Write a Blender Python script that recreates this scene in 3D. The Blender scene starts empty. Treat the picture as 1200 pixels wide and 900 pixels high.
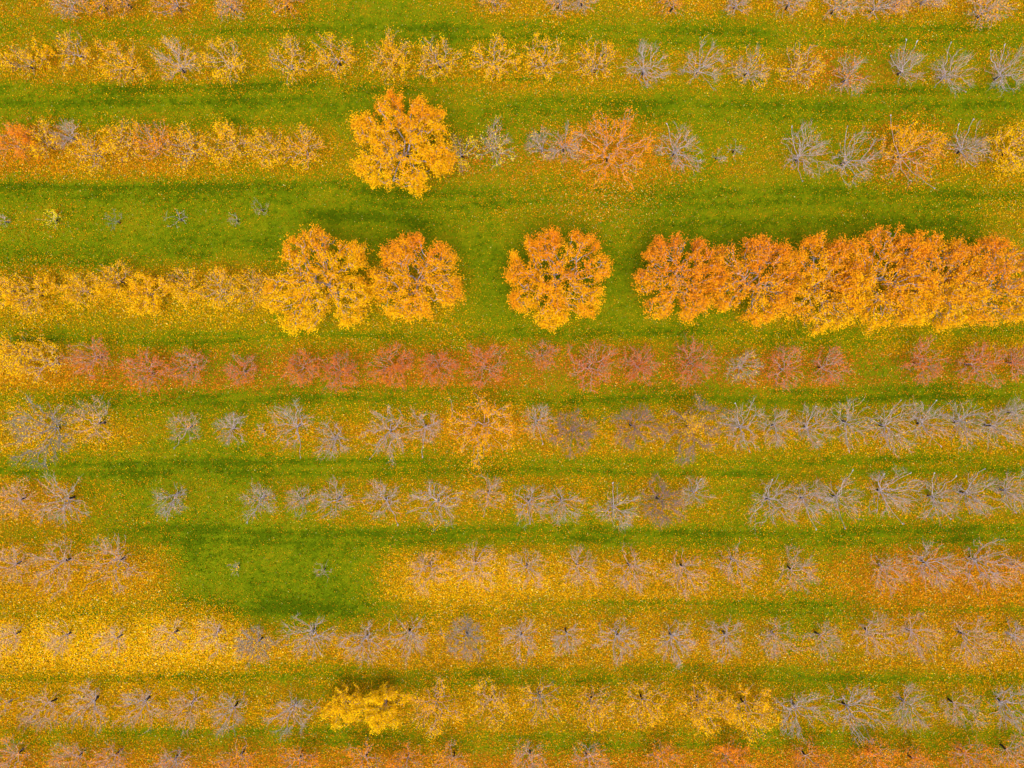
import bpy, math, random
import numpy as np
from mathutils import Vector

C = bpy.context.scene
COL = C.collection
CAM_H = 60.0            # drone height, metres
PPM = 14.2857           # photo pixels (1200 wide) per metre on the ground
rs = np.random.RandomState

# ------------------------------------------------------------------ palette
def ramp_material(name, stops, rough=0.75, translucent=0.0):
    m = bpy.data.materials.new(name); m.use_nodes = True
    nt = m.node_tree; nt.nodes.clear()
    out = nt.nodes.new('ShaderNodeOutputMaterial')
    a = nt.nodes.new('ShaderNodeAttribute'); a.attribute_name = 'tint'
    r = nt.nodes.new('ShaderNodeValToRGB')
    el = r.color_ramp.elements
    while len(el) > 1: el.remove(el[-1])
    for i, (p, c) in enumerate(stops):
        e = el[0] if i == 0 else el.new(p)
        e.position = p; e.color = (*c, 1)
    nt.links.new(a.outputs['Fac'], r.inputs['Fac'])
    b = nt.nodes.new('ShaderNodeAttribute'); b.attribute_name = 'bright'
    mul = nt.nodes.new('ShaderNodeVectorMath'); mul.operation = 'SCALE'
    nt.links.new(r.outputs['Color'], mul.inputs[0]); nt.links.new(b.outputs['Fac'], mul.inputs['Scale'])
    p = nt.nodes.new('ShaderNodeBsdfPrincipled')
    p.inputs['Roughness'].default_value = rough
    p.inputs['Specular IOR Level'].default_value = 0.0
    nt.links.new(mul.outputs[0], p.inputs['Base Color'])
    if translucent > 0:
        t = nt.nodes.new('ShaderNodeBsdfTranslucent')
        nt.links.new(mul.outputs[0], t.inputs['Color'])
        mx = nt.nodes.new('ShaderNodeMixShader'); mx.inputs[0].default_value = translucent
        nt.links.new(p.outputs[0], mx.inputs[1]); nt.links.new(t.outputs[0], mx.inputs[2])
        nt.links.new(mx.outputs[0], out.inputs[0])
    else:
        nt.links.new(p.outputs[0], out.inputs[0])
    return m

LEAF = [(0.0, (.46, .095, .030)), (0.2, (.62, .165, .010)), (0.4, (.64, .215, .005)), (0.5, (.66, .285, .004)),
        (0.6, (.66, .345, .003)), (0.8, (.68, .420, .003)), (0.9, (.62, .50, .010)), (1.0, (.60, .49, .17))]
M_LEAF = ramp_material('autumn_leaves', LEAF, .6, .30)
M_LITTER = ramp_material('fallen_leaf', LEAF, .7, .12)
GREEN = [(0.0, (.046, .074, .001)), (0.25, (.090, .122, .0015)), (0.5, (.138, .140, .002)), (0.72, (.175, .126, .003)), (1.0, (.215, .128, .006))]
M_BLADE = ramp_material('grass_blade', GREEN, .7, .2)

def bark(name, c1, c2, scale):
    m = bpy.data.materials.new(name); m.use_nodes = True
    nt = m.node_tree; p = nt.nodes['Principled BSDF']
    tc = nt.nodes.new('ShaderNodeTexCoord'); n = nt.nodes.new('ShaderNodeTexNoise')
    n.inputs['Scale'].default_value = scale; n.inputs['Detail'].default_value = 4
    nt.links.new(tc.outputs['Object'], n.inputs['Vector'])
    r = nt.nodes.new('ShaderNodeValToRGB')
    r.color_ramp.elements[0].position = .35; r.color_ramp.elements[1].position = .65
    r.color_ramp.elements[0].color = (*c1, 1); r.color_ramp.elements[1].color = (*c2, 1)
    nt.links.new(n.outputs['Fac'], r.inputs['Fac']); nt.links.new(r.outputs['Color'], p.inputs['Base Color'])
    p.inputs['Roughness'].default_value = .85; p.inputs['Specular IOR Level'].default_value = .05
    b = nt.nodes.new('ShaderNodeBump'); b.inputs['Strength'].default_value = .4; b.inputs['Distance'].default_value = .02
    nt.links.new(n.outputs['Fac'], b.inputs['Height']); nt.links.new(b.outputs[0], p.inputs['Normal'])
    return m
M_TRUNK = bark('dark_bark', (.012, .010, .008), (.035, .028, .022), 9)
M_GREY = bark('pale_grey_bark', (.225, .18, .175), (.37, .305, .30), 6)
M_PINK = bark('pinkish_twig_bark', (.29, .19, .155), (.42, .295, .255), 6)
M_BLUE = bark('blue_grey_bark', (.13, .12, .13), (.23, .21, .225), 6)
M_TWIG = bark('tan_twig_bark', (.30, .21, .175), (.42, .32, .28), 6)
M_BROWN = bark('brown_twig_bark', (.16, .085, .035), (.24, .13, .06), 6)
M_MAUVE = bark('mauve_brown_bark', (.15, .095, .085), (.24, .16, .15), 6)
M_RUST = bark('rusty_twig_bark', (.27, .125, .105), (.39, .21, .175), 6)
M_BIG = bark('silvery_limb_bark', (.20, .17, .18), (.36, .32, .33), 5)
M_CUT = bark('pale_cut_wood', (.33, .30, .31), (.46, .43, .44), 20)
WOOD = {'m': M_MAUVE, 'g': M_GREY, 'p': M_PINK, 'b': M_BLUE, 'O': M_BIG}

# ------------------------------------------------------------------ mesh helpers
def mesh_from(name, V, F, k, mat, tint=None, bright=None, smooth=False):
    me = bpy.data.meshes.new(name)
    nv, nf = len(V), len(F)
    me.vertices.add(nv); me.vertices.foreach_set('co', np.ascontiguousarray(V, np.float32).ravel())
    me.loops.add(nf * k); me.loops.foreach_set('vertex_index', np.ascontiguousarray(F, np.int32).ravel())
    me.polygons.add(nf)
    me.polygons.foreach_set('loop_start', np.arange(0, nf * k, k, dtype=np.int32))
    if smooth: me.polygons.foreach_set('use_smooth', np.ones(nf, dtype=bool))
    for nm, arr in (('tint', tint), ('bright', bright)):
        if arr is not None:
            at = me.attributes.new(nm, 'FLOAT', 'POINT'); at.data.foreach_set('value', np.ascontiguousarray(arr, np.float32))
    me.update(calc_edges=True)
    me.materials.append(mat)
    return me

def link(name, me, parent=None):
    o = bpy.data.objects.new(name, me); COL.objects.link(o)
    if parent is not None: o.parent = parent
    return o

def tag(o, label=None, cat=None, group=None, kind=None):
    if label: o['label'] = label
    if cat: o['category'] = cat
    if group: o['group'] = group
    if kind: o['kind'] = kind

def tubes(segs, k):
    """segs: array n x 8 (p0, p1, r0, r1) -> verts, quads"""
    S = np.asarray(segs, float)
    p0, p1, r0, r1 = S[:, 0:3], S[:, 3:6], S[:, 6], S[:, 7]
    d = p1 - p0; d /= (np.linalg.norm(d, axis=1, keepdims=True) + 1e-9)
    ref = np.where(np.abs(d[:, 2:3]) > .9, np.array([[1., 0, 0]]), np.array([[0, 0, 1.]]))
    u = np.cross(d, ref); u /= (np.linalg.norm(u, axis=1, keepdims=True) + 1e-9)
    v = np.cross(d, u)
    a = np.arange(k) * 2 * np.pi / k
    ring = u[:, None, :] * np.cos(a)[None, :, None] + v[:, None, :] * np.sin(a)[None, :, None]
    A = p0[:, None, :] + ring * r0[:, None, None]
    B = (p1 + d * (r1 * .4)[:, None])[:, None, :] + ring * r1[:, None, None]
    V = np.concatenate([A, B], axis=1).reshape(-1, 3)
    i = np.arange(k); j = (i + 1) % k
    q = np.stack([i, j, j + k, i + k], axis=1)
    F = (q[None] + (np.arange(len(S)) * 2 * k)[:, None, None]).reshape(-1, 4)
    return V, F

def leaf_quads(P, rng, ln, wd, flat=.55, droop=0.0):
    """rhombic leaves at points P; flat = how horizontal"""
    n = len(P)
    nrm = rng.normal(0, 1, (n, 3)) * (1 - flat) + np.array([0, 0, 1.]) * flat
    nrm /= np.linalg.norm(nrm, axis=1, keepdims=True)
    az = rng.uniform(0, 2 * np.pi, n)
    t = np.stack([np.cos(az), np.sin(az), np.zeros(n)], 1)
    t -= nrm * np.sum(t * nrm, 1, keepdims=True); t /= np.linalg.norm(t, axis=1, keepdims=True)
    b = np.cross(nrm, t)
    L = (ln * rng.uniform(.7, 1.25, n) / 2)[:, None]; W = (wd * rng.uniform(.7, 1.25, n) / 2)[:, None]
    V = np.stack([P - t * L, P + b * W - t * L * .1, P + t * L, P - b * W - t * L * .1], 1).reshape(-1, 3)
    return V, np.arange(4 * n).reshape(-1, 4)

# ------------------------------------------------------------------ smooth noise in numpy
def vnoise(x, y, cell, seed):
    g = rs(seed).rand(257, 257)
    u, v = x / cell + 1000.37, y / cell + 1000.71
    i, j = np.floor(u).astype(int), np.floor(v).astype(int)
    fu, fv = u - i, v - j
    fu = fu * fu * (3 - 2 * fu); fv = fv * fv * (3 - 2 * fv)
    i0, j0, i1, j1 = i % 256, j % 256, (i + 1) % 256, (j + 1) % 256
    return (g[i0, j0] * (1 - fu) + g[i1, j0] * fu) * (1 - fv) + (g[i0, j1] * (1 - fu) + g[i1, j1] * fu) * fv

# ------------------------------------------------------------------ how thick the leaf litter lies
LIT = [(-40, "566666642246665666666666"), (5, "566666642246665666666666"), (35, "334443321112332223344433"), (72, "566554555555555555554444"),
       (95, "455554444566555444554444"), (122, "111111111122221122222212"), (170, "777766654433456533444456"),
       (200, "666655444444556544443455"), (222, "222222122233443222222234"), (255, "332222111223333222222235"),
       (285, "221111111111222111111123"), (335, "666666655541111113555555"), (372, "555555444442222224444455"),
       (395, "444444444444444334445565"), (428, "885544554555455545553445"), (450, "775555545555545545554344"),
       (468, "433322333333333333333333"), (505, "776535667788766776666666"), (525, "654323455555555555455555"),
       (545, "322222223333344443444444"), (588, "874232556666665653555555"), (612, "553322334444444443444444"),
       (630, "443311112233332333333333"), (668, "999811112899888877658888"), (695, "998711112899877766558888"),
       (712, "554421112566655544335666"), (752, "999988678888888876568888"), (775, "999988777887777666557888"),
       (792, "555544444444444444334455"), (835, "888887755677777777555555"), (858, "544454454455555555444444"),
       (872, "444444444444444444444444"), (897, "777777777777777777777777"), (950, "666666666666666666666666")]
LY = np.array([r[0] for r in LIT], float)
LD = np.array([[int(c) for c in r[1]] for r in LIT], float)
assert LD.shape == (len(LIT), 24)

def grid_at(px, py, G, ys):
    cx = np.clip(px / 50 - .5, 0, 22.999); i = cx.astype(int); f = cx - i
    k = np.clip(np.searchsorted(ys, py) - 1, 0, len(ys) - 2)
    g = np.clip((py - ys[k]) / (ys[k + 1] - ys[k]), 0, 1)
    return (G[k, i] * (1 - f) + G[k, i + 1] * f) * (1 - g) + (G[k + 1, i] * (1 - f) + G[k + 1, i + 1] * f) * g

# bands of deeper green grass with fewer leaves: y, x0, x1, strength, half width (photo pixels)
DARK_BANDS = [(27, 0, 400, .35, 5), (40, 60, 420, .5, 5), (34, 380, 1200, .5, 5), (47, 420, 1200, .5, 4), (102, 0, 430, .8, 7), (97, 440, 720, .7, 4),
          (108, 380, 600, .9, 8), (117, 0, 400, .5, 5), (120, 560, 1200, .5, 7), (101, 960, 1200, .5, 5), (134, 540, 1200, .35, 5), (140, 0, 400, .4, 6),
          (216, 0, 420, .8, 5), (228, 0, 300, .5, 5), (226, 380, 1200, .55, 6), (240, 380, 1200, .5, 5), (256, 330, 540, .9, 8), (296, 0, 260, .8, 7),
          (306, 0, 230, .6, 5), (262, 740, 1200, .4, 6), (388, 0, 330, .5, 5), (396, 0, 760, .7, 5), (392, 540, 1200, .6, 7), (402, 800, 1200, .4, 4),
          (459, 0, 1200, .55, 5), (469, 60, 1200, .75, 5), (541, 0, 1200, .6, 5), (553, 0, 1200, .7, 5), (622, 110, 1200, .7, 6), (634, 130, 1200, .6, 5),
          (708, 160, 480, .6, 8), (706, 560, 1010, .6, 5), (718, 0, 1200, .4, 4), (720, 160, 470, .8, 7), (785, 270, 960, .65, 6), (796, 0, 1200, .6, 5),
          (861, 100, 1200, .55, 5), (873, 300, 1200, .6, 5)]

def dark_band_at(px, py):
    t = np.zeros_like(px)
    for k, (y, x0, x1, s, h) in enumerate(DARK_BANDS):
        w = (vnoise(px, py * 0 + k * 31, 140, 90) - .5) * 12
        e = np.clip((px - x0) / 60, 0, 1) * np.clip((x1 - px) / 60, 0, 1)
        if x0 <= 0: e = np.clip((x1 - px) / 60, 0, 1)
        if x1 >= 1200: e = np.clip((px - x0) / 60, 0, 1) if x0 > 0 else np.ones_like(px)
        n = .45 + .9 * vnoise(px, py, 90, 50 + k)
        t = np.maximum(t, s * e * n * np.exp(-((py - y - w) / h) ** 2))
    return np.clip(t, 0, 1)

# litter hue: 0 rust .. 1 lemon; patches x, y, rx, ry, hue
HUES = [(500, 432, 480, 22, .27), (200, 440, 150, 24, .28), (900, 432, 300, 22, .30), (1070, 175, 55, 40, .42), (718, 180, 60, 36, .38), (80, 668, 140, 45, .58), (130, 750, 190, 55, .72), (540, 690, 130, 40, .68),
        (1110, 672, 110, 45, .42), (1100, 712, 150, 20, .50), (600, 897, 900, 26, .38), (570, 178, 60, 35, .34), (1000, 85, 45, 28, .34), (60, 590, 70, 30, .56),
        (200, 372, 260, 35, .70), (1000, 385, 240, 25, .70), (720, 215, 110, 50, .50), (560, 505, 90, 40, .54), (20, 165, 40, 35, .4), (180, 170, 40, 30, .5),
        (700, 840, 350, 45, .62), (100, 840, 200, 40, .62), (60, 500, 90, 50, .68), (1160, 190, 60, 60, .66), (30, 425, 80, 40, .68), (150, 5, 200, 35, .52), (900, 750, 500, 40, .60)]
def hue_at(px, py):
    h = np.full_like(px, .60); wsum = np.ones_like(px)
    for (x, y, rx, ry, v) in HUES:
        w = 4 * np.exp(-((px - x) / rx) ** 2 * 1.3 - ((py - y) / ry) ** 2 * 1.3)
        h += w * v; wsum += w
    return h / wsum

def lush(px, py):
    """grass tint 0 deep green .. 1 dry"""
    d = grid_at(px, py, LD, LY) / 9
    n = vnoise(px, py * 2.4, 60, 3) * .5 + vnoise(px, py * 2.0, 22, 4) * .3 + vnoise(px, py * 1.5, 8, 5) * .2
    n3 = (vnoise(px, py * 1.2, 4.5, 6) - .5) * .28 + (vnoise(px * .35, py * 1.6, 3.0, 16) - .5) * .22 + (vnoise(px, py, 2.4, 17) - .5) * .20
    v = -.04 + .50 * n + n3 + .70 * d ** 1.2 - .44 * dark_band_at(px, py)
    return np.clip(v, 0, 1)

def to_world(px, py, z=0.0):
    s = (CAM_H - z) / CAM_H / PPM
    return (px - 600) * s, (450 - py) * s

# ------------------------------------------------------------------ ground
def build_ground():
    xs = np.concatenate([[-400, -200, -110, -75], np.linspace(-52, 52, 521), [75, 110, 200, 400]])
    ys = np.concatenate([[-400, -200, -100, -60], np.linspace(-40, 40, 401), [60, 100, 200, 400]])
    X, Y = np.meshgrid(xs, ys)
    V = np.stack([X.ravel(), Y.ravel(), np.zeros(X.size)], 1)
    nx, ny = len(xs), len(ys)
    i = (np.arange(ny - 1)[:, None] * nx + np.arange(nx - 1)[None]).ravel()
    F = np.stack([i, i + 1, i + 1 + nx, i + nx], 1)
    px, py = V[:, 0] * PPM + 600, 450 - V[:, 1] * PPM
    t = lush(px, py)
    m = ramp_material('orchard_grass', [(p, tuple(c * .8 for c in col)) for p, col in GREEN], .9)
    nt = m.node_tree
    a = [n for n in nt.nodes if n.type == 'ATTRIBUTE' and n.attribute_name == 'tint'][0]
    ramp = [n for n in nt.nodes if n.type == 'VALTORGB'][0]
    tc = nt.nodes.new('ShaderNodeTexCoord')
    n1 = nt.nodes.new('ShaderNodeTexNoise'); n1.inputs['Scale'].default_value = 4.5; n1.inputs['Detail'].default_value = 6; n1.inputs['Roughness'].default_value = .75
    nt.links.new(tc.outputs['Object'], n1.inputs['Vector'])
    ma = nt.nodes.new('ShaderNodeMath'); ma.operation = 'MULTIPLY_ADD'; ma.inputs[1].default_value = 1.0
    sub = nt.nodes.new('ShaderNodeMath'); sub.operation = 'SUBTRACT'; sub.inputs[1].default_value = .5
    nt.links.new(a.outputs['Fac'], sub.inputs[0])
    nt.links.new(n1.outputs['Fac'], ma.inputs[0]); nt.links.new(sub.outputs[0], ma.inputs[2])
    nt.links.new(ma.outputs[0], ramp.inputs['Fac'])
    bp = nt.nodes.new('ShaderNodeBump'); bp.inputs['Strength'].default_value = .8; bp.inputs['Distance'].default_value = .06
    n2 = nt.nodes.new('ShaderNodeTexNoise'); n2.inputs['Scale'].default_value = 14; n2.inputs['Detail'].default_value = 5
    nt.links.new(tc.outputs['Object'], n2.inputs['Vector']); nt.links.new(n2.outputs['Fac'], bp.inputs['Height'])
    pr = [n for n in nt.nodes if n.type == 'BSDF_PRINCIPLED'][0]
    nt.links.new(bp.outputs[0], pr.inputs['Normal'])
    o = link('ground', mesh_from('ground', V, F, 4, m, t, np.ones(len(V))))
    tag(o, kind='structure')

def build_grass():
    rng = rs(11); n = 520000
    x = rng.uniform(-46, 46, n); y = rng.uniform(-36, 36, n)
    px, py = x * PPM + 600, 450 - y * PPM
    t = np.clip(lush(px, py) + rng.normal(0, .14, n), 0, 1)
    az = rng.uniform(0, 2 * np.pi, n); h = rng.uniform(.04, .11, n); w = rng.uniform(.025, .06, n)
    lean = rng.uniform(.02, .09, n); la = rng.uniform(0, 2 * np.pi, n)
    B = np.stack([x, y, np.full(n, -.005)], 1)
    s = np.stack([np.cos(az) * w, np.sin(az) * w, np.zeros(n)], 1)
    T = B + np.stack([np.cos(la) * lean, np.sin(la) * lean, h], 1)
    V = np.stack([B - s, B + s, T], 1).reshape(-1, 3)
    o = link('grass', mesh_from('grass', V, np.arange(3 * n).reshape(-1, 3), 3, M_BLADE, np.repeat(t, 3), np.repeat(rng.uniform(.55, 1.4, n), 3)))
    tag(o, 'short mown green grass between the orchard rows', 'grass', kind='stuff')

def build_litter(extra):
    rng = rs(21); n = 2300000
    x = rng.uniform(-46, 46, n); y = rng.uniform(-36, 36, n)
    px, py = x * PPM + 600, 450 - y * PPM
    jx, jy = px + rng.normal(0, 9, n), py + rng.normal(0, 4, n)
    d = grid_at(jx, jy, LD, LY) / 9
    d = d * (1 - .55 * dark_band_at(px, py))
    d *= .50 + 1.1 * (vnoise(px, py * 1.8, 26, 7) * .4 + vnoise(px, py * 1.8, 9, 8) * .35 + vnoise(px, py * 1.3, 4, 18) * .25)
    for (ex, ey, er, ea) in extra:                       # more leaves right under the trees that still hold them
        near = (np.abs(px - ex) < er * 2) & (np.abs(py - ey) < er * 2)
        q = np.exp(-(((px[near] - ex) / er) ** 2 + ((py[near] - ey) / er) ** 2))
        d[near] = d[near] + ea * q * (1 - d[near])
    cov = np.clip(d, 0, 1) ** 1.6 * 1.12
    keep = rng.rand(n) < np.clip(.03 + .97 * cov, 0, 1)
    x, y, px, py = x[keep], y[keep], px[keep], py[keep]; n = len(x)
    P = np.stack([x, y, rng.uniform(.03, .085, n)], 1)
    sc = (.62 + .45 * np.clip(d[keep] * 1.6, 0, 1)) * np.where(rng.rand(n) < .12, 1.35, 1.0)
    V, F = leaf_quads(P, rng, .098 * sc, .066 * sc, .72)
    V[:, 2] = np.maximum(V[:, 2], .012)
    t = np.clip(hue_at(px, py) - .05 + rng.normal(-.03, .12, n), .02, .92)
    pale = rng.rand(n) < .05 + .10 * np.exp(-((px - 720) / 90) ** 2 - ((py - 240) / 25) ** 2) + .05 * np.exp(-((px - 780) / 300) ** 2 - ((py - 750) / 40) ** 2)
    t[pale] = rng.uniform(.93, 1, pale.sum())
    hb = hue_at(px, py)
    b = .33 + .58 * rng.rand(n) ** 2.1 + .34 * np.clip((hb - .62) * 9, 0, 1) * np.clip(d[keep] * 2 - 1, 0, 1) + .06 * np.clip(d[keep] * 2 - 1, 0, 1)
    o = link('fallen_leaves', mesh_from('fallen_leaves', V, F, 4, M_LITTER, np.repeat(t, 4), np.repeat(b, 4)))
    tag(o, 'yellow and orange fallen leaves strewn under the orchard rows', 'leaves', kind='stuff')

# ------------------------------------------------------------------ trees
def nrm(v):
    l = math.sqrt(v[0] * v[0] + v[1] * v[1] + v[2] * v[2]) + 1e-9
    return (v[0] / l, v[1] / l, v[2] / l)

def path(R, p, d, length, r0, r1, n, wob, up, out, lvl):
    """crooked tapering limb: appends segments to out, returns the points with direction and radius"""
    pts = []; step = length / n
    for i in range(n):
        d = nrm((d[0] + R.gauss(0, wob), d[1] + R.gauss(0, wob), d[2] + R.gauss(0, wob * .7) + up))
        q = (p[0] + d[0] * step, p[1] + d[1] * step, max(.25, p[2] + d[2] * step))
        ra, rb = r0 + (r1 - r0) * i / n, r0 + (r1 - r0) * (i + 1) / n
        out.append((p, q, ra, rb, lvl)); p = q
        pts.append((p, d, rb))
    return pts

def side_dir(R, d, lo, hi, upb):
    a = math.radians(R.uniform(lo, hi)); ph = R.uniform(0, 2 * math.pi)
    ref = (0, 0, 1) if abs(d[2]) < .9 else (1, 0, 0)
    u = nrm((d[1] * ref[2] - d[2] * ref[1], d[2] * ref[0] - d[0] * ref[2], d[0] * ref[1] - d[1] * ref[0]))
    v = (d[1] * u[2] - d[2] * u[1], d[2] * u[0] - d[0] * u[2], d[0] * u[1] - d[1] * u[0])
    c, s = math.cos(a), math.sin(a)
    w = tuple(d[k] * c + (u[k] * math.cos(ph) + v[k] * math.sin(ph)) * s for k in range(3))
    return nrm((w[0], w[1], w[2] + upb))

def skeleton(R, rng, rad, H, N, ntw, tl, hub_h, bf, vase, thick, holes, seed, twr=.0055, tip=.0062, limbs=6, over=1.8, square=False, squash=1.0):
    """crown points are filled in from the hub outwards, each joined to the node that gives the shortest sensible limb"""
    trunk = []
    lean = R.uniform(0, 2 * math.pi); la = R.uniform(.03, .22)
    pts = path(R, (0, 0, -.03), nrm((math.cos(lean) * la, math.sin(lean) * la, 1)), hub_h, .095 * thick, .075 * thick, 4, .07, .1, trunk, 0)
    hub = np.array(pts[-1][0])
    ph = rng.uniform(0, 6.28, 5); am = rng.uniform(.03, .11, 5)
    cx, cy = rng.normal(0, .06 * rad, 2)
    n0 = int(N * over)
    az = rng.uniform(0, 2 * np.pi, n0); rho = np.sqrt(rng.uniform(.01, 1, n0))
    out = .90 + sum(am[i] * np.cos((i + 2) * az + ph[i]) for i in range(5))
    if square:
        lobe = np.cos(limbs * az + ph[0] + 1.1 * np.sin(2 * az + ph[1]) + .6)
        out = 1 + .045 * np.cos(3 * az + ph[0]) + .04 * np.cos(2 * az + ph[1]) + .06 * lobe + .05 * np.cos(13 * az + ph[3]) + .035 * np.cos(22 * az + ph[4]); cx *= .3; cy *= .3
        out = out * .96 / np.maximum(np.abs(np.cos(az)) ** 4 + np.abs(np.sin(az)) ** 4, .01) ** .05
        rho = np.where(rng.rand(n0) < .25, rng.uniform(.86, 1, n0), rho)
    X = cx + rad * rho * out * np.cos(az); Y = cy + rad * rho * out * np.sin(az) * squash
    top = hub_h + (H - hub_h) * (1 - .45 * rho ** 2) * (1 - vase) + (H - hub_h) * (.45 + .5 * rho) * vase
    Z = hub_h * .75 + (top - hub_h * .75) * rng.uniform(.45 - .25 * vase, 1, n0)
    # limbs gather in sectors, and the crown has gaps between them
    sect = np.cos(limbs * az + ph[0] + 1.2 * np.sin(2 * az + ph[1])) * .5 + .5
    g = vnoise(X + seed * 3.1, Y + seed * 1.7, max(.5, rad * .26), 900 + seed % 40)
    if square: g = .5 * g + .5 * vnoise(X + seed * 3.1, Y + seed * 1.7, .7, 940 + seed % 40); slit = np.cos(limbs * az + ph[0] + 1.1 * np.sin(2 * az + ph[1]) + 1.6 * (rho - .6)) * .5 + .5; g = g - .75 * np.clip((.22 - slit) / .22, 0, 1) * np.clip((rho - .3) * 3, 0, 1); g = np.where((rho > .9) & (slit > .3), .6, g); sect = sect * 0 + .5
    score = holes * (1 - g) + .35 * holes * (1 - sect) * rho + .55 * (1 - holes) * rng.rand(n0)
    order = np.argsort(score)[:N]
    P = np.stack([X, Y, Z], 1)[order]
    P = P[np.argsort(np.linalg.norm(P - hub, axis=1))]
    Q = np.empty((N + 1, 3)); Q[0] = hub; path_len = np.zeros(N + 1); par = np.zeros(N + 1, int)
    for i in range(N):
        d = np.linalg.norm(Q[:i + 1] - P[i], axis=1)
        j = int(np.argmin(d + bf * path_len[:i + 1]))
        Q[i + 1] = P[i]; par[i + 1] = j; path_len[i + 1] = path_len[j] + d[j]
    rr = np.zeros(N + 1); e = 2.25
    for i in range(N, 0, -1):
        if rr[i] == 0: rr[i] = (tip * thick) ** e
        rr[par[i]] += rr[i]
    rr = np.minimum(rr ** (1 / e), .08 * thick)
    br = []
    for i in range(1, N + 1):
        p, q = Q[par[i]], Q[i]; L = np.linalg.norm(q - p)
        ra = min(rr[par[i]], rr[i] * 1.35)
        if L > .35:                                        # long reaches get two kinks
            m1 = p + (q - p) * .35 + rng.normal(0, .11 * L, 3); m2 = p + (q - p) * .7 + rng.normal(0, .10 * L, 3)
            br += [(tuple(p), tuple(m1), ra, rr[i], 1), (tuple(m1), tuple(m2), rr[i], rr[i], 1), (tuple(m2), tuple(q), rr[i], rr[i], 1)]
        else:
            br.append((tuple(p), tuple(q), ra, rr[i], 1))
        dv = q - p; out_v = q - hub; out_v[2] *= .4
        b0 = nrm(dv / (L + 1e-6) + .8 * out_v / (np.linalg.norm(out_v) + 1e-6))
        k = ntw if rr[i] < .028 * thick else max(1, ntw // 2)
        for m in range(k):
            d = side_dir(R, b0, 10, 62, .22)
            base = tuple(p + (q - p) * R.uniform(.3, 1))
            path(R, base, d, tl * R.uniform(.5, 1.25), twr, twr * .6, 2, .16, .06, br, 3)
    return trunk, br, tuple(hub)

ORD = ('first second third fourth fifth sixth seventh eighth ninth tenth eleventh twelfth thirteenth fourteenth fifteenth sixteenth seventeenth '
       'eighteenth nineteenth twentieth twenty-first twenty-second twenty-third twenty-fourth twenty-fifth twenty-sixth').split()

# one line per tree: crown centre x, y, crown radius (photo pixels), wood, leaf cover 0-1, leaf hue, extra height factor
T = {}
T[0] = [(75,0,23,'g',0.18,.46),(112,-2,21,'p',0.33,.46),(143,-2,19,'p',0.33,.46),(200,0,23,'g',0.23,.46),(265,0,21,'g',0.18,.46),(330,-4,25,'p',0.43,.46),(580,-6,22,'p',0.28,.46),
        (655,-4,23,'g',0.13,.46),(684,-5,19,'g',0.13,.46),(790,1,21,'p',0.23,.46),(868,-4,23,'g',0.13,.46),(930,-2,21,'g',0.13,.46),(985,3,21,'g',0.13,.46),(1033,2,23,'g',0.18,.46),
        (1060,-4,18,'p',0.18,.46),(1092,-8,19,'g',0.13,.46),(1165,5,28,'g',0.15,.46)]
T[1] = [(2,68,16,'g',.5,.62),(26,72,18,'g',.4,.62),(46,64,17,'p',.7,.64),(82,56,24,'g',.35,.62),(142,70,30,'p',.45,.60),(203,72,28,'g',.18,.6),
        (265,68,29,'g',.45,.62),(337,70,29,'g',.35,.62),(392,64,27,'g',.45,.6),(457,62,31,'p',.55,.62),(513,67,29,'g',.4,.62),(576,68,31,'g',.5,.62),
        (636,70,29,'g',.45,.62),(700,72,29,'g',.35,.6),(758,74,29,'g',0,.6),(824,74,29,'g',.02,.6),(882,76,25,'g',.15,.58),(941,76,29,'g',.3,.6),(1000,85,25,'g',.1,.42),
        (1066,76,23,'g',0,.5),(1120,80,27,'g',0,.5),(1186,80,29,'g',0,.5)]
T[2] = [(8,165,27,'p',.75,.34),(45,165,23,'p',.65,.62),(76,157,19,'g',0,.6),(104,175,25,'g',.5,.62),(142,163,25,'p',.6,.62),(176,166,27,'g',.4,.42),
        (217,172,27,'g',.4,.6),(268,168,28,'p',.65,.62),(312,172,25,'p',.5,.62),(354,172,28,'g',.5,.60),(470,167,63,'O',1.0,.535),(540,176,24,'g',.3,.82),
        (578,168,27,'g',.16,.82),(636,170,20,'g',.08,.8),(662,168,25,'g',.04,.6),(718,172,54,'p',.36,.40),(795,172,30,'g',.02,.5),(842,182,11,'g',0,.5),
        (863,174,13,'g',0,.5),(947,178,35,'g',0,.5),(1002,182,35,'g',.02,.5),(1070,172,43,'p',.40,.53),(1140,170,27,'g',0,.5),(1196,172,36,'p',.6,.66)]
T[3] = [(2,258,9,'g',0,.5),(58,255,15,'g',.25,.9),(133,258,12,'b',0,.5),(205,254,17,'g',0,.5),(275,257,9,'g',0,.5),(304,244,11,'p',0,.5)]
T[4] = [(2,338,23,'p',.8,.62),(32,343,25,'p',.7,.62),(54,334,17,'p',.65,.62),(89,340,23,'p',.75,.62),(132,328,26,'p',.85,.60),(170,343,27,'p',.9,.62),
        (212,333,24,'p',.8,.60),(255,338,25,'g',.55,.62),(288,340,28,'b',.45,.60),(372,330,64,'O',.82,.56),(487,326,53,'O',.95,.48),(652,326,61,'O',.95,.47),
        (800,324,50,'O',.92,.41),(884,328,52,'O',.92,.44),(968,330,54,'O',.95,.49),(1042,326,58,'O',.98,.48),(1104,330,52,'O',.95,.50),(1166,332,50,'O',.85,.48)]
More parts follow.
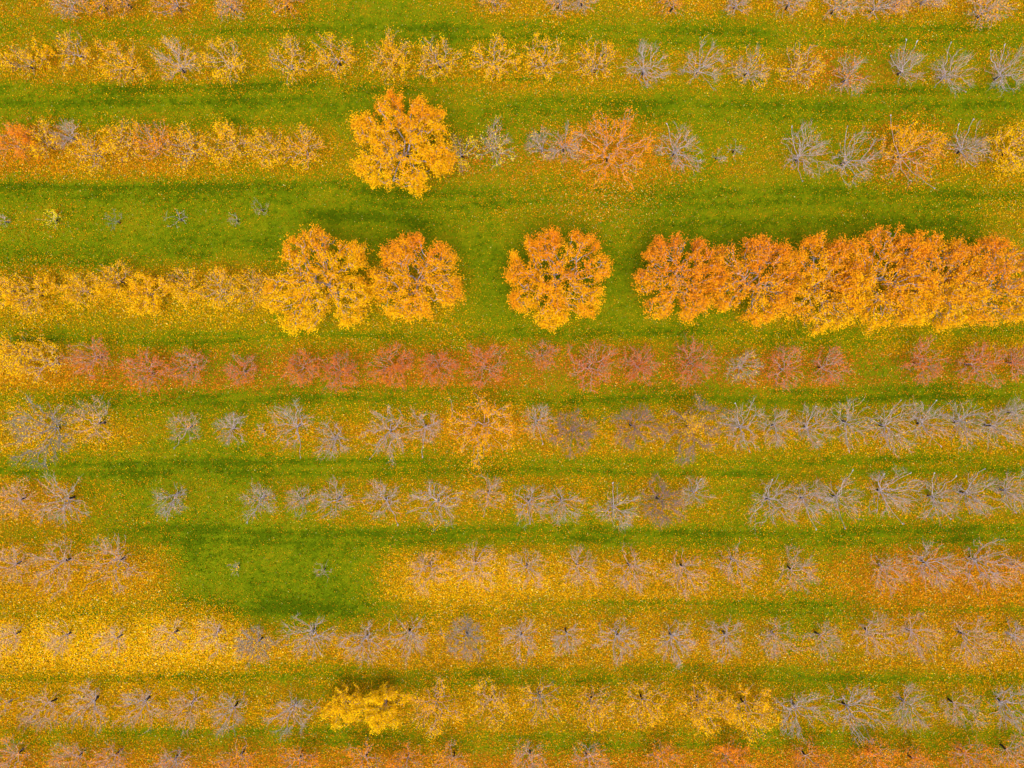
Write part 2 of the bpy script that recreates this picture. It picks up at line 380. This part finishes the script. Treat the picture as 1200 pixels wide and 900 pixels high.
T[5] = [(12,412,27,'p',.75,.64),(50,425,28,'g',.45,.64),(102,418,28,'p',.28,.25),(165,438,29,'p',.35,.25),(218,430,25,'p',.28,.24),(281,434,21,'p',.35,.2),
        (352,430,25,'p',.5,.25),(396,435,27,'p',.5,.22),(458,428,30,'p',.6,.26),(512,428,25,'p',.5,.24),(568,428,29,'p',.4,.22),(635,416,19,'p',.35,.30),
        (692,430,33,'p',.32,.22),(750,428,27,'p',.4,.18),(815,426,31,'p',.35,.16),(873,430,23,'g',.08,.6),(924,432,28,'p',.28,.2),(972,430,27,'p',.22,.22),
        (1088,424,27,'p',.35,.2),(1152,426,31,'p',.28,.2),(1198,424,22,'p',.3,.2)]
T[6] = [(42,505,45,'b',.05,.74),(106,497,29,'p',.12,.56),(214,501,21,'p',.05,.5),(266,503,21,'g',0,.5),(307,505,9,'g',0,.5),(343,500,28,'g',0,.5),
        (386,516,25,'g',.02,.6),(452,508,35,'g',.03,.6),(496,500,25,'g',.02,.5),(566,500,47,'p',.34,.53),(630,495,22,'g',.04,.5),(673,507,30,'m',.05,.4),
        (744,500,33,'m',.05,.36),(815,502,45,'m',.14,.62),(876,502,31,'g',.02,.6),(914,500,25,'g',0,.5),(955,502,28,'g',0,.5),(1003,495,31,'g',.02,.8),
        (1050,500,36,'g',.02,.8),(1094,498,32,'g',0,.5),(1138,496,31,'g',.02,.8),(1174,500,28,'g',0,.5),(1197,484,20,'g',0,.5)]
T[7] = [(10,588,27,'p',.10,.52),(66,588,34,'g',0,.5),(197,582,23,'g',.03,.5),(302,586,25,'g',.02,.5),(350,588,19,'g',0,.5),(392,586,25,'g',0,.5),(448,588,25,'g',0,.5),
        (510,592,35,'g',.02,.9),(572,580,24,'p',.05,.45),(620,592,28,'g',0,.5),(659,590,26,'g',0,.5),(722,598,29,'g',.03,.9),(775,588,30,'m',.03,.4),(816,579,19,'g',0,.5),
        (910,590,33,'g',0,.5),(950,588,31,'g',0,.5),(989,586,29,'g',0,.5),(1048,580,37,'g',0,.5),(1105,586,29,'g',0,.5),(1146,582,32,'g',0,.5),(1192,578,27,'g',0,.5)]
T[8] = [(5,665,26,'p',.05,.55),(60,664,36,'p',.05,.55),(125,663,39,'p',.06,.55),(276,666,9,'p',.08,.7),(377,670,13,'p',0,.5),(500,668,28,'p',.14,.5),(556,666,31,'p',.06,.55),
        (618,668,27,'p',.04,.5),(678,668,28,'p',.04,.5),(741,670,32,'p',.03,.5),(805,670,31,'p',.04,.5),(866,662,30,'p',.02,.5),(935,672,30,'p',.02,.6),
        (1045,670,27,'p',.05,.45),(1098,665,33,'g',.04,.5),(1160,662,37,'g',.06,.5),(1199,666,18,'p',.1,.45)]
T[9] = [(8,748,19,'p',.1,.66),(68,750,21,'p',.05,.66),(130,752,20,'p',.05,.66),(196,748,24,'p',.12,.68),(247,748,24,'p',.12,.67),(298,757,25,'b',0,.5),(360,748,32,'g',0,.5),
        (425,755,29,'g',0,.5),(476,748,28,'g',0,.5),(545,752,29,'b',0,.5),(611,752,25,'g',0,.5),(664,745,21,'g',0,.5),(726,751,29,'g',0,.5),(792,753,30,'g',0,.5),
        (856,750,28,'g',0,.5),(914,750,27,'p',0,.5),(966,750,24,'p',0,.5),(1030,748,32,'p',0,.5),(1080,748,31,'p',0,.5),(1144,752,32,'p',0,.5),(1196,750,20,'g',0,.5)]
T[10] = [(2,828,16,'g',0,.5),(48,832,27,'p',0,.6),(97,830,29,'g',0,.6),(160,830,29,'g',0,.6),(215,832,29,'p',0,.6),(268,836,25,'g',0,.6),(338,838,30,'g',0,.6),
         (401,830,25,'p',1.0,.69),(448,835,28,'p',1.0,.69),(510,832,35,'p',.30,.60),(576,830,31,'p',.28,.60),(633,824,29,'g',.25,.6),(696,830,29,'p',.26,.6),
         (756,828,30,'p',.34,.62),(825,832,35,'p',.48,.60),(880,835,35,'p',.52,.61),(941,838,33,'g',0,.6),(1004,840,36,'g',0,.6),(1072,832,30,'g',0,.6),(1129,832,27,'p',0,.6),(1191,834,33,'g',0,.6)]
T[11] = [(8,892,26,'p',.2,.42),(80,896,26,'p',.15,.42),(128,892,25,'p',.15,.4),(196,898,25,'g',.1,.45),(275,895,27,'p',.25,.4),(346,896,27,'g',.35,.4),(426,896,26,'g',.35,.4),
         (475,898,25,'p',.5,.38),(530,896,25,'p',.3,.42),(622,894,26,'p',.15,.45),(690,898,27,'p',.2,.42),(775,898,27,'p',.45,.38),(858,897,29,'p',.65,.34),
         (952,896,28,'p',.4,.32),(1032,894,28,'p',.5,.36),(1078,898,22,'p',.4,.36),(1142,893,30,'p',.25,.3),(1192,887,26,'p',.12,.4)]

# pale pruning cuts at the ends of long shoots (photo pixels)
CUTS = [(1062,48),(1074,50),(1114,51),(1177,54),(1161,60),(1179,106),(1163,98),(1131,107),(1096,102),(1044,66),(933,12),(1028,22),(868,12),(792,16),(660,11),(322,14),(193,17),
        (759,102),(928,150),(993,149),(1044,136),(1123,147),(1140,141),(1066,211),(1094,220),(1142,195),(782,146),(820,188),(940,212),(205,524),(274,486),(352,535),(434,537),
        (495,534),(636,519),(878,528),(914,521),(957,523),(995,528),(1023,512),(1043,525),(1102,522),(1138,519),(956,477),(1055,470),(1097,470),(1150,478),(862,473),
        (196,608),(290,611),(466,614),(567,604),(718,567),(821,562),(1036,556),(1066,555),(1095,555),(1120,559),(1153,550),(905,563),(999,552),(956,619),(990,618),
        (1057,613),(1113,607),(1136,600),(1190,600),(621,612)]

ROWNAME = {0: 'row cut by top edge', 1: 'second row from top', 2: 'third row from top', 3: 'row of young trees', 4: 'row of big orange trees',
           5: 'reddish row', 6: 'row under the reddish row', 7: 'fifth row from bottom', 8: 'fourth row from bottom',
           9: 'third row from bottom', 10: 'lowest full row', 11: 'row cut by bottom edge'}
SPECIAL = {(2, 10): 'lone big round orange tree standing apart from the other big orange ones',
           (2, 11): 'small tree with bright yellow leaves just right of the lone round orange tree',
           (2, 2): 'leafless grey tree standing between yellow trees near the left edge',
           (2, 0): 'red-orange leaved tree at the left end of the third row',
           (2, 15): 'broad half-bare tree sprinkled with orange leaves, widest bare crown in its row',
           (2, 17): 'tiny leafless sapling, left of a touching pair on bright green grass',
           (2, 18): 'tiny leafless sapling, right of a touching pair on bright green grass',
           (2, 21): 'broad tree with yellow upper leaves and bare lower twigs between grey bare trees',
           (3, 1): 'young tree with a few lemon yellow leaves alone on the grass',
           (3, 3): 'starfish-shaped bare sapling, largest of the young trees on open grass',
           (4, 9): 'big yellow-orange tree with a long grey limb showing, touching smaller yellow trees on its left',
           (4, 10): 'big deep orange tree just left of the wide grass gap, right of a yellow-orange one',
           (4, 11): 'big orange tree standing alone between two grass gaps',
           (4, 12): 'reddest big orange tree, left end of the continuous orange block',
           (4, 13): 'big orange tree second from the left in the continuous orange block',
           (4, 14): 'big orange tree third from the left in the continuous orange block',
           (4, 15): 'largest orange tree of the continuous block, tallest along its upper edge',
           (4, 16): 'big orange tree next to last at the right end of the orange block',
           (4, 17): 'big orange tree with pale forked limbs showing, at the right edge of the block',
           (6, 0): 'broad blue-grey twiggy tree with scattered yellow leaves at the left edge',
           (6, 9): 'broad tree thinly covered in orange leaves, widest crown below the reddish row',
           (6, 13): 'broad brownish tree with one bright yellow leaf patch in its middle',
           (8, 3): 'tiny sapling with a few yellow leaves on the large dark green grass patch',
           (8, 4): 'small bare young tree with dark trunk alone on the green grass gap',
           (9, 3): 'bare twiggy tree on the left half of the thick bright yellow leaf carpet',
           (9, 4): 'bare twiggy tree on the right half of the thick bright yellow leaf carpet',
           (10, 7): 'full bright yellow tree, left one of the touching pair near the bottom',
           (10, 8): 'full bright yellow tree, right one of the touching pair near the bottom',
           (7, 1): 'wide bare grey tree with one thick slanting limb near the left edge'}
NAMES = {'big': ('orange_leaved_tree', 'large orange orchard trees'), 'sap': ('young_tree', 'young trees and saplings'), 'bare': ('bare_tree', 'bare orchard trees'),
         'twig': ('twiggy_bare_tree', 'twiggy bare orchard trees'), 'red': ('reddish_tree', 'thinly leaved reddish trees'), 'yel': ('yellow_leaved_tree', 'yellow-leaved orchard trees'),
         'ora': ('thin_orange_tree', 'thinly leaved orange trees')}

def kind_of(r, wood, lf, hue):
    if wood == 'O': return 'big'
    if r < 18 and lf < .4: return 'sap'
    if lf >= .14: return 'red' if hue < .33 else ('ora' if hue < .5 else 'yel')
    return 'twig' if wood in 'pm' else 'bare'

def look(r, wood, lf, hue):
    w = {'m': 'mauve-brown', 'g': 'grey', 'p': 'pinkish', 'b': 'blue-grey', 'O': 'grey'}[wood]
    size = 'small ' if r < 22 else ('broad ' if r >= 33 else '')
    col = 'brick-red' if hue < .23 else 'red-orange' if hue < .36 else 'orange' if hue < .5 else 'golden' if hue < .62 else 'yellow' if hue < .8 else 'lemon-yellow'
    if lf < .03: return f'{size}leafless {w} tree'
    if lf < .14: return f'{size}nearly bare {w} tree'
    if lf < .35: return f'{size}{w} tree with sparse {col} leaves'
    if lf < .6: return f'{size}tree half covered in {col} leaves'
    return f'{size}tree covered in {col} leaves'

EXTRA = []
def build_tree(row, k, n, spec, cuts):
    cx, cy, r, wood, lf, hue = spec
    R = random.Random(row * 1000 + k * 17 + 5); rng = rs(row * 1000 + k * 17 + 5)
    rad = r / PPM * .97
    H = 1.2 * rad + .95 if wood != 'O' else 1.0 * rad + 2.0
    if r < 18: H = 1.3 * rad + .5
    zc = .66 * H
    x, y = to_world(cx, cy, zc); rad *= (CAM_H - zc) / CAM_H
    kd = kind_of(r, wood, lf, hue); nm, grp = NAMES[kd]
    root = bpy.data.objects.new(nm, None); COL.objects.link(root); root.location = (x, y, 0); root.empty_display_size = .3
    lab = SPECIAL.get((row, k))
    if not lab:
        lab = f'{look(r, wood, lf, hue)}, {ORD[k]} from left in {ROWNAME[row]}'
    tag(root, lab, 'tree', grp)
    thick = (rad / 2.0) ** .6; sd = row * 31 + k
    den = (rad / 2.0) ** 2
    dense = lf >= .9 and wood != 'O'
    if wood == 'O':
        tr, br, hub = skeleton(R, rng, rad * (.95 if cx < 740 else .99), H, 460, 5, .66, 1.3, .55, .3, thick * 1.3, .62, sd, twr=.0042, over=1.26, limbs=R.choice((5, 6, 7)), square=True, squash=.88 if row == 2 else 1.0)
    elif r < 18:
        tr, br, hub = skeleton(R, rng, rad, H, 26, 3, .25, .3, .55, .5, thick * 1.1, .3, sd)
    elif lf >= .35:
        tr, br, hub = skeleton(R, rng, rad, H, int(90 + 50 * den), 4, .42, R.uniform(.5, .75), .65, .5, thick * (1.05 if wood == 'g' else .85), .35, sd, twr=.0045)
    elif wood in 'pm':
        tr, br, hub = skeleton(R, rng, rad, H, int(95 + 48 * den), 9 if wood == 'm' else 4, .46, R.uniform(.5, .75), .66, .5, thick * 1.0, .42, sd, twr=.0058 if wood == 'm' else .0040)
    elif wood == 'b':
        tr, br, hub = skeleton(R, rng, rad, H, int(100 + 52 * den), 7, .48, .7, .62, .5, thick * .9, .3, sd, twr=.0052)
    else:
        tr, br, hub = skeleton(R, rng, rad * 1.02, H, int(76 + 48 * den), 5, .47, R.uniform(.5, .75), .75, .6, thick * 1.0, .45, sd, twr=.0042, tip=.0076, limbs=R.choice((5, 6, 7)))
    tips = []
    for (qx, qy) in cuts:
        tz = H * R.uniform(.62, .9)
        wx, wy = to_world(qx, qy, tz); tgt = (wx - x, wy - y, tz)
        v = tuple(tgt[i] - hub[i] for i in range(3)); p = hub; N = 6
        for i in range(1, N + 1):
            f = i / N; bow = math.sin(math.pi * f) * .12
            q = tuple(hub[j] + v[j] * f + R.gauss(0, .05) * (f < 1) - (bow * rad if j == 2 else 0) for j in range(3))
            br.append((p, q, .03 - .018 * (i - 1) / N, .03 - .018 * i / N, 1)); p0 = p; p = q
        d = nrm(tuple(p[j] - p0[j] for j in range(3)))
        tips.append((p, d))
    flat = lambda L: np.array([(*a, *b, c, e) for a, b, c, e, _ in L])
    V, F = tubes(flat(tr), 8)
    link('trunk', mesh_from('trunk', V, F, 4, M_TRUNK, smooth=True), root)
    thickseg = [s for s in br if s[4] <= 1]; thin = [s for s in br if s[4] > 1]
    V1, F1 = tubes(flat(thickseg), 6); V2, F2 = tubes(flat(thin), 3)
    me = mesh_from('branches', np.concatenate([V1, V2]), np.concatenate([F1, F2 + len(V1)]), 4, WOOD[wood], smooth=True)
    me.materials.append(M_RUST if (row == 5 and lf > .2 and hue < .4) else M_BROWN if (wood == 'O' or lf > .2) else M_MAUVE if wood == 'm' else M_PINK if wood == 'p' else WOOD['b'] if wood == 'b' else M_TWIG)
    me.polygons.foreach_set('material_index', np.concatenate([np.zeros(len(F1), np.int32), np.ones(len(F2), np.int32)]))
    link('branches', me, root)
    for (p, d) in tips:
        a = R.uniform(0, 6.28); d2 = nrm((d[0] + .5 * math.cos(a), d[1] + .5 * math.sin(a), d[2]))
        q = tuple(p[j] + d[j] * .13 for j in range(3)); s = tuple(p[j] + d2[j] * .20 for j in range(3))
        V, F = tubes(np.array([(*p, *q, .024, .034), (*p, *s, .022, .016)]), 6)
        link('cut_tip', mesh_from('cut_tip', V, F, 4, M_CUT), root)
    if lf > .01:
        area = math.pi * rad * rad
        if wood == 'O': nleaf = int(area * lf * 560)
        elif dense: nleaf = int(area * lf * 620)
        else: nleaf = int(area * (lf ** 1.1) * (340 if row == 5 else 320))
        cand = [s for s in br if s[4] >= (2 if wood != 'O' else 2)]
        A = np.array([s[0] for s in cand]); B = np.array([s[1] for s in cand])
        w = np.linalg.norm(B - A, axis=1) * np.array([.35 if s[4] == 2 else 1.0 for s in cand])
        # uneven cover: some limbs keep more leaves than others
        mid = (A + B) / 2
        g = vnoise(mid[:, 0] * 1.0 + k * 7, mid[:, 1] + row * 5, .75, 300 + row)
        if not dense: w = w * ((.25 + (g * 1.25) ** 2.0) if r < 40 and row != 5 else .6 + g)
        if (row, k) == (6, 13): w = w * (.08 + 3 * np.exp(-((mid[:, 0] + .1) ** 2 + (mid[:, 1] - .3) ** 2) / .5))
        if (row, k) == (2, 21): w = w * np.clip(.5 + mid[:, 1] / rad, .12, 2)
        if wood == 'O': w = w * (.6 + .5 * np.hypot(mid[:, 0], mid[:, 1]) / rad)
        idx = rng.choice(len(cand), nleaf, p=w / w.sum())
        t = rng.rand(nleaf, 1)
        P = A[idx] * (1 - t) + B[idx] * t + rng.normal(0, .10 if wood == 'O' else .08, (nleaf, 3))
        P[:, 2] = np.maximum(P[:, 2], .15)
        V, F = leaf_quads(P, rng, .125 if wood == 'O' else .105, .08 if wood == 'O' else .068, .55)
        # leaf tint is redder at the top and on the upper side of the crown
        if wood == 'O':
            tint = hue + .01 - .085 * P[:, 1] / rad - .045 * (P[:, 2] / H - .55) + rng.normal(0, .045, nleaf) + (vnoise(P[:, 0] + k * 9, P[:, 1], .8, 77) - .5) * .14
        else:
            tint = hue - (.07 if row == 5 and hue < .35 else 0) + rng.normal(0, .06, nleaf) + (vnoise(P[:, 0] + k * 9, P[:, 1], .7, 78) - .5) * .12 - .03 * P[:, 1] / rad
        tint = np.clip(tint, .02, .9); b = rng.uniform(.75, 1.3, nleaf) * (.82 if hue < .33 else 1)
        link('crown', mesh_from('crown', V, F, 4, M_LEAF, np.repeat(tint, 4), np.repeat(b, 4)), root)
        gx, gy = x * PPM + 600, 450 - y * PPM
        if wood == 'O': EXTRA.append((gx, gy - 4, r * .6, .25))
        elif lf > .1: EXTRA.append((gx, gy, r * .9, min(.45, .1 + lf * .5)))

for row in T:
    T[row].sort(key=lambda s: s[0])
flatlist = [(row, k, s) for row in T for k, s in enumerate(T[row])]
assign = {}
for (qx, qy) in CUTS:
    best = min(flatlist, key=lambda f: math.hypot(f[2][0] - qx, f[2][1] - qy) / f[2][2])
    if math.hypot(best[2][0] - qx, best[2][1] - qy) / best[2][2] < 1.75:
        assign.setdefault((best[0], best[1]), []).append((qx, qy))
for row, k, s in flatlist:
    build_tree(row, k, len(T[row]), s, assign.get((row, k), []))

build_ground(); build_grass(); build_litter(EXTRA + [(188, 748, 34, .97), (218, 745, 34, .97), (252, 748, 36, .97), (60, 745, 60, .6), (130, 752, 50, .5), (718, 190, 60, .5), (1070, 175, 45, .45), (566, 505, 55, .4)])

# ------------------------------------------------------------------ light, camera
W = bpy.data.worlds.new('World'); C.world = W; W.use_nodes = True
nt = W.node_tree; bg = nt.nodes['Background']
sky = nt.nodes.new('ShaderNodeTexSky'); sky.sky_type = 'NISHITA'; sky.sun_disc = False
EL = 70
sky.sun_elevation = math.radians(EL); sky.sun_rotation = math.radians(180)
sky.dust_density = 4.0; sky.air_density = 1.0; sky.ozone_density = 1.0
nt.links.new(sky.outputs[0], bg.inputs[0]); bg.inputs[1].default_value = .15
sl = bpy.data.lights.new('sun', 'SUN'); sl.energy = 1.3; sl.angle = math.radians(38); sl.color = (1.0, .93, .84)
so = bpy.data.objects.new('sun', sl); COL.objects.link(so); so.rotation_euler = (math.radians(90 - EL), 0, 0); so.location = (0, -20, 40)

cd = bpy.data.cameras.new('camera'); co = bpy.data.objects.new('camera', cd); COL.objects.link(co)
cd.sensor_width = 36; cd.lens = 36 * CAM_H / 84.0; cd.clip_end = 2000; co.location = (0, 0, CAM_H)
C.camera = co
C.view_settings.view_transform = 'Standard'; C.view_settings.look = 'None'; C.view_settings.gamma = 1; C.view_settings.use_curve_mapping = False
C.view_settings.exposure = 1.38
C.cycles.max_bounces = 6; C.cycles.diffuse_bounces = 3; C.cycles.transmission_bounces = 3; C.cycles.transparent_max_bounces = 4
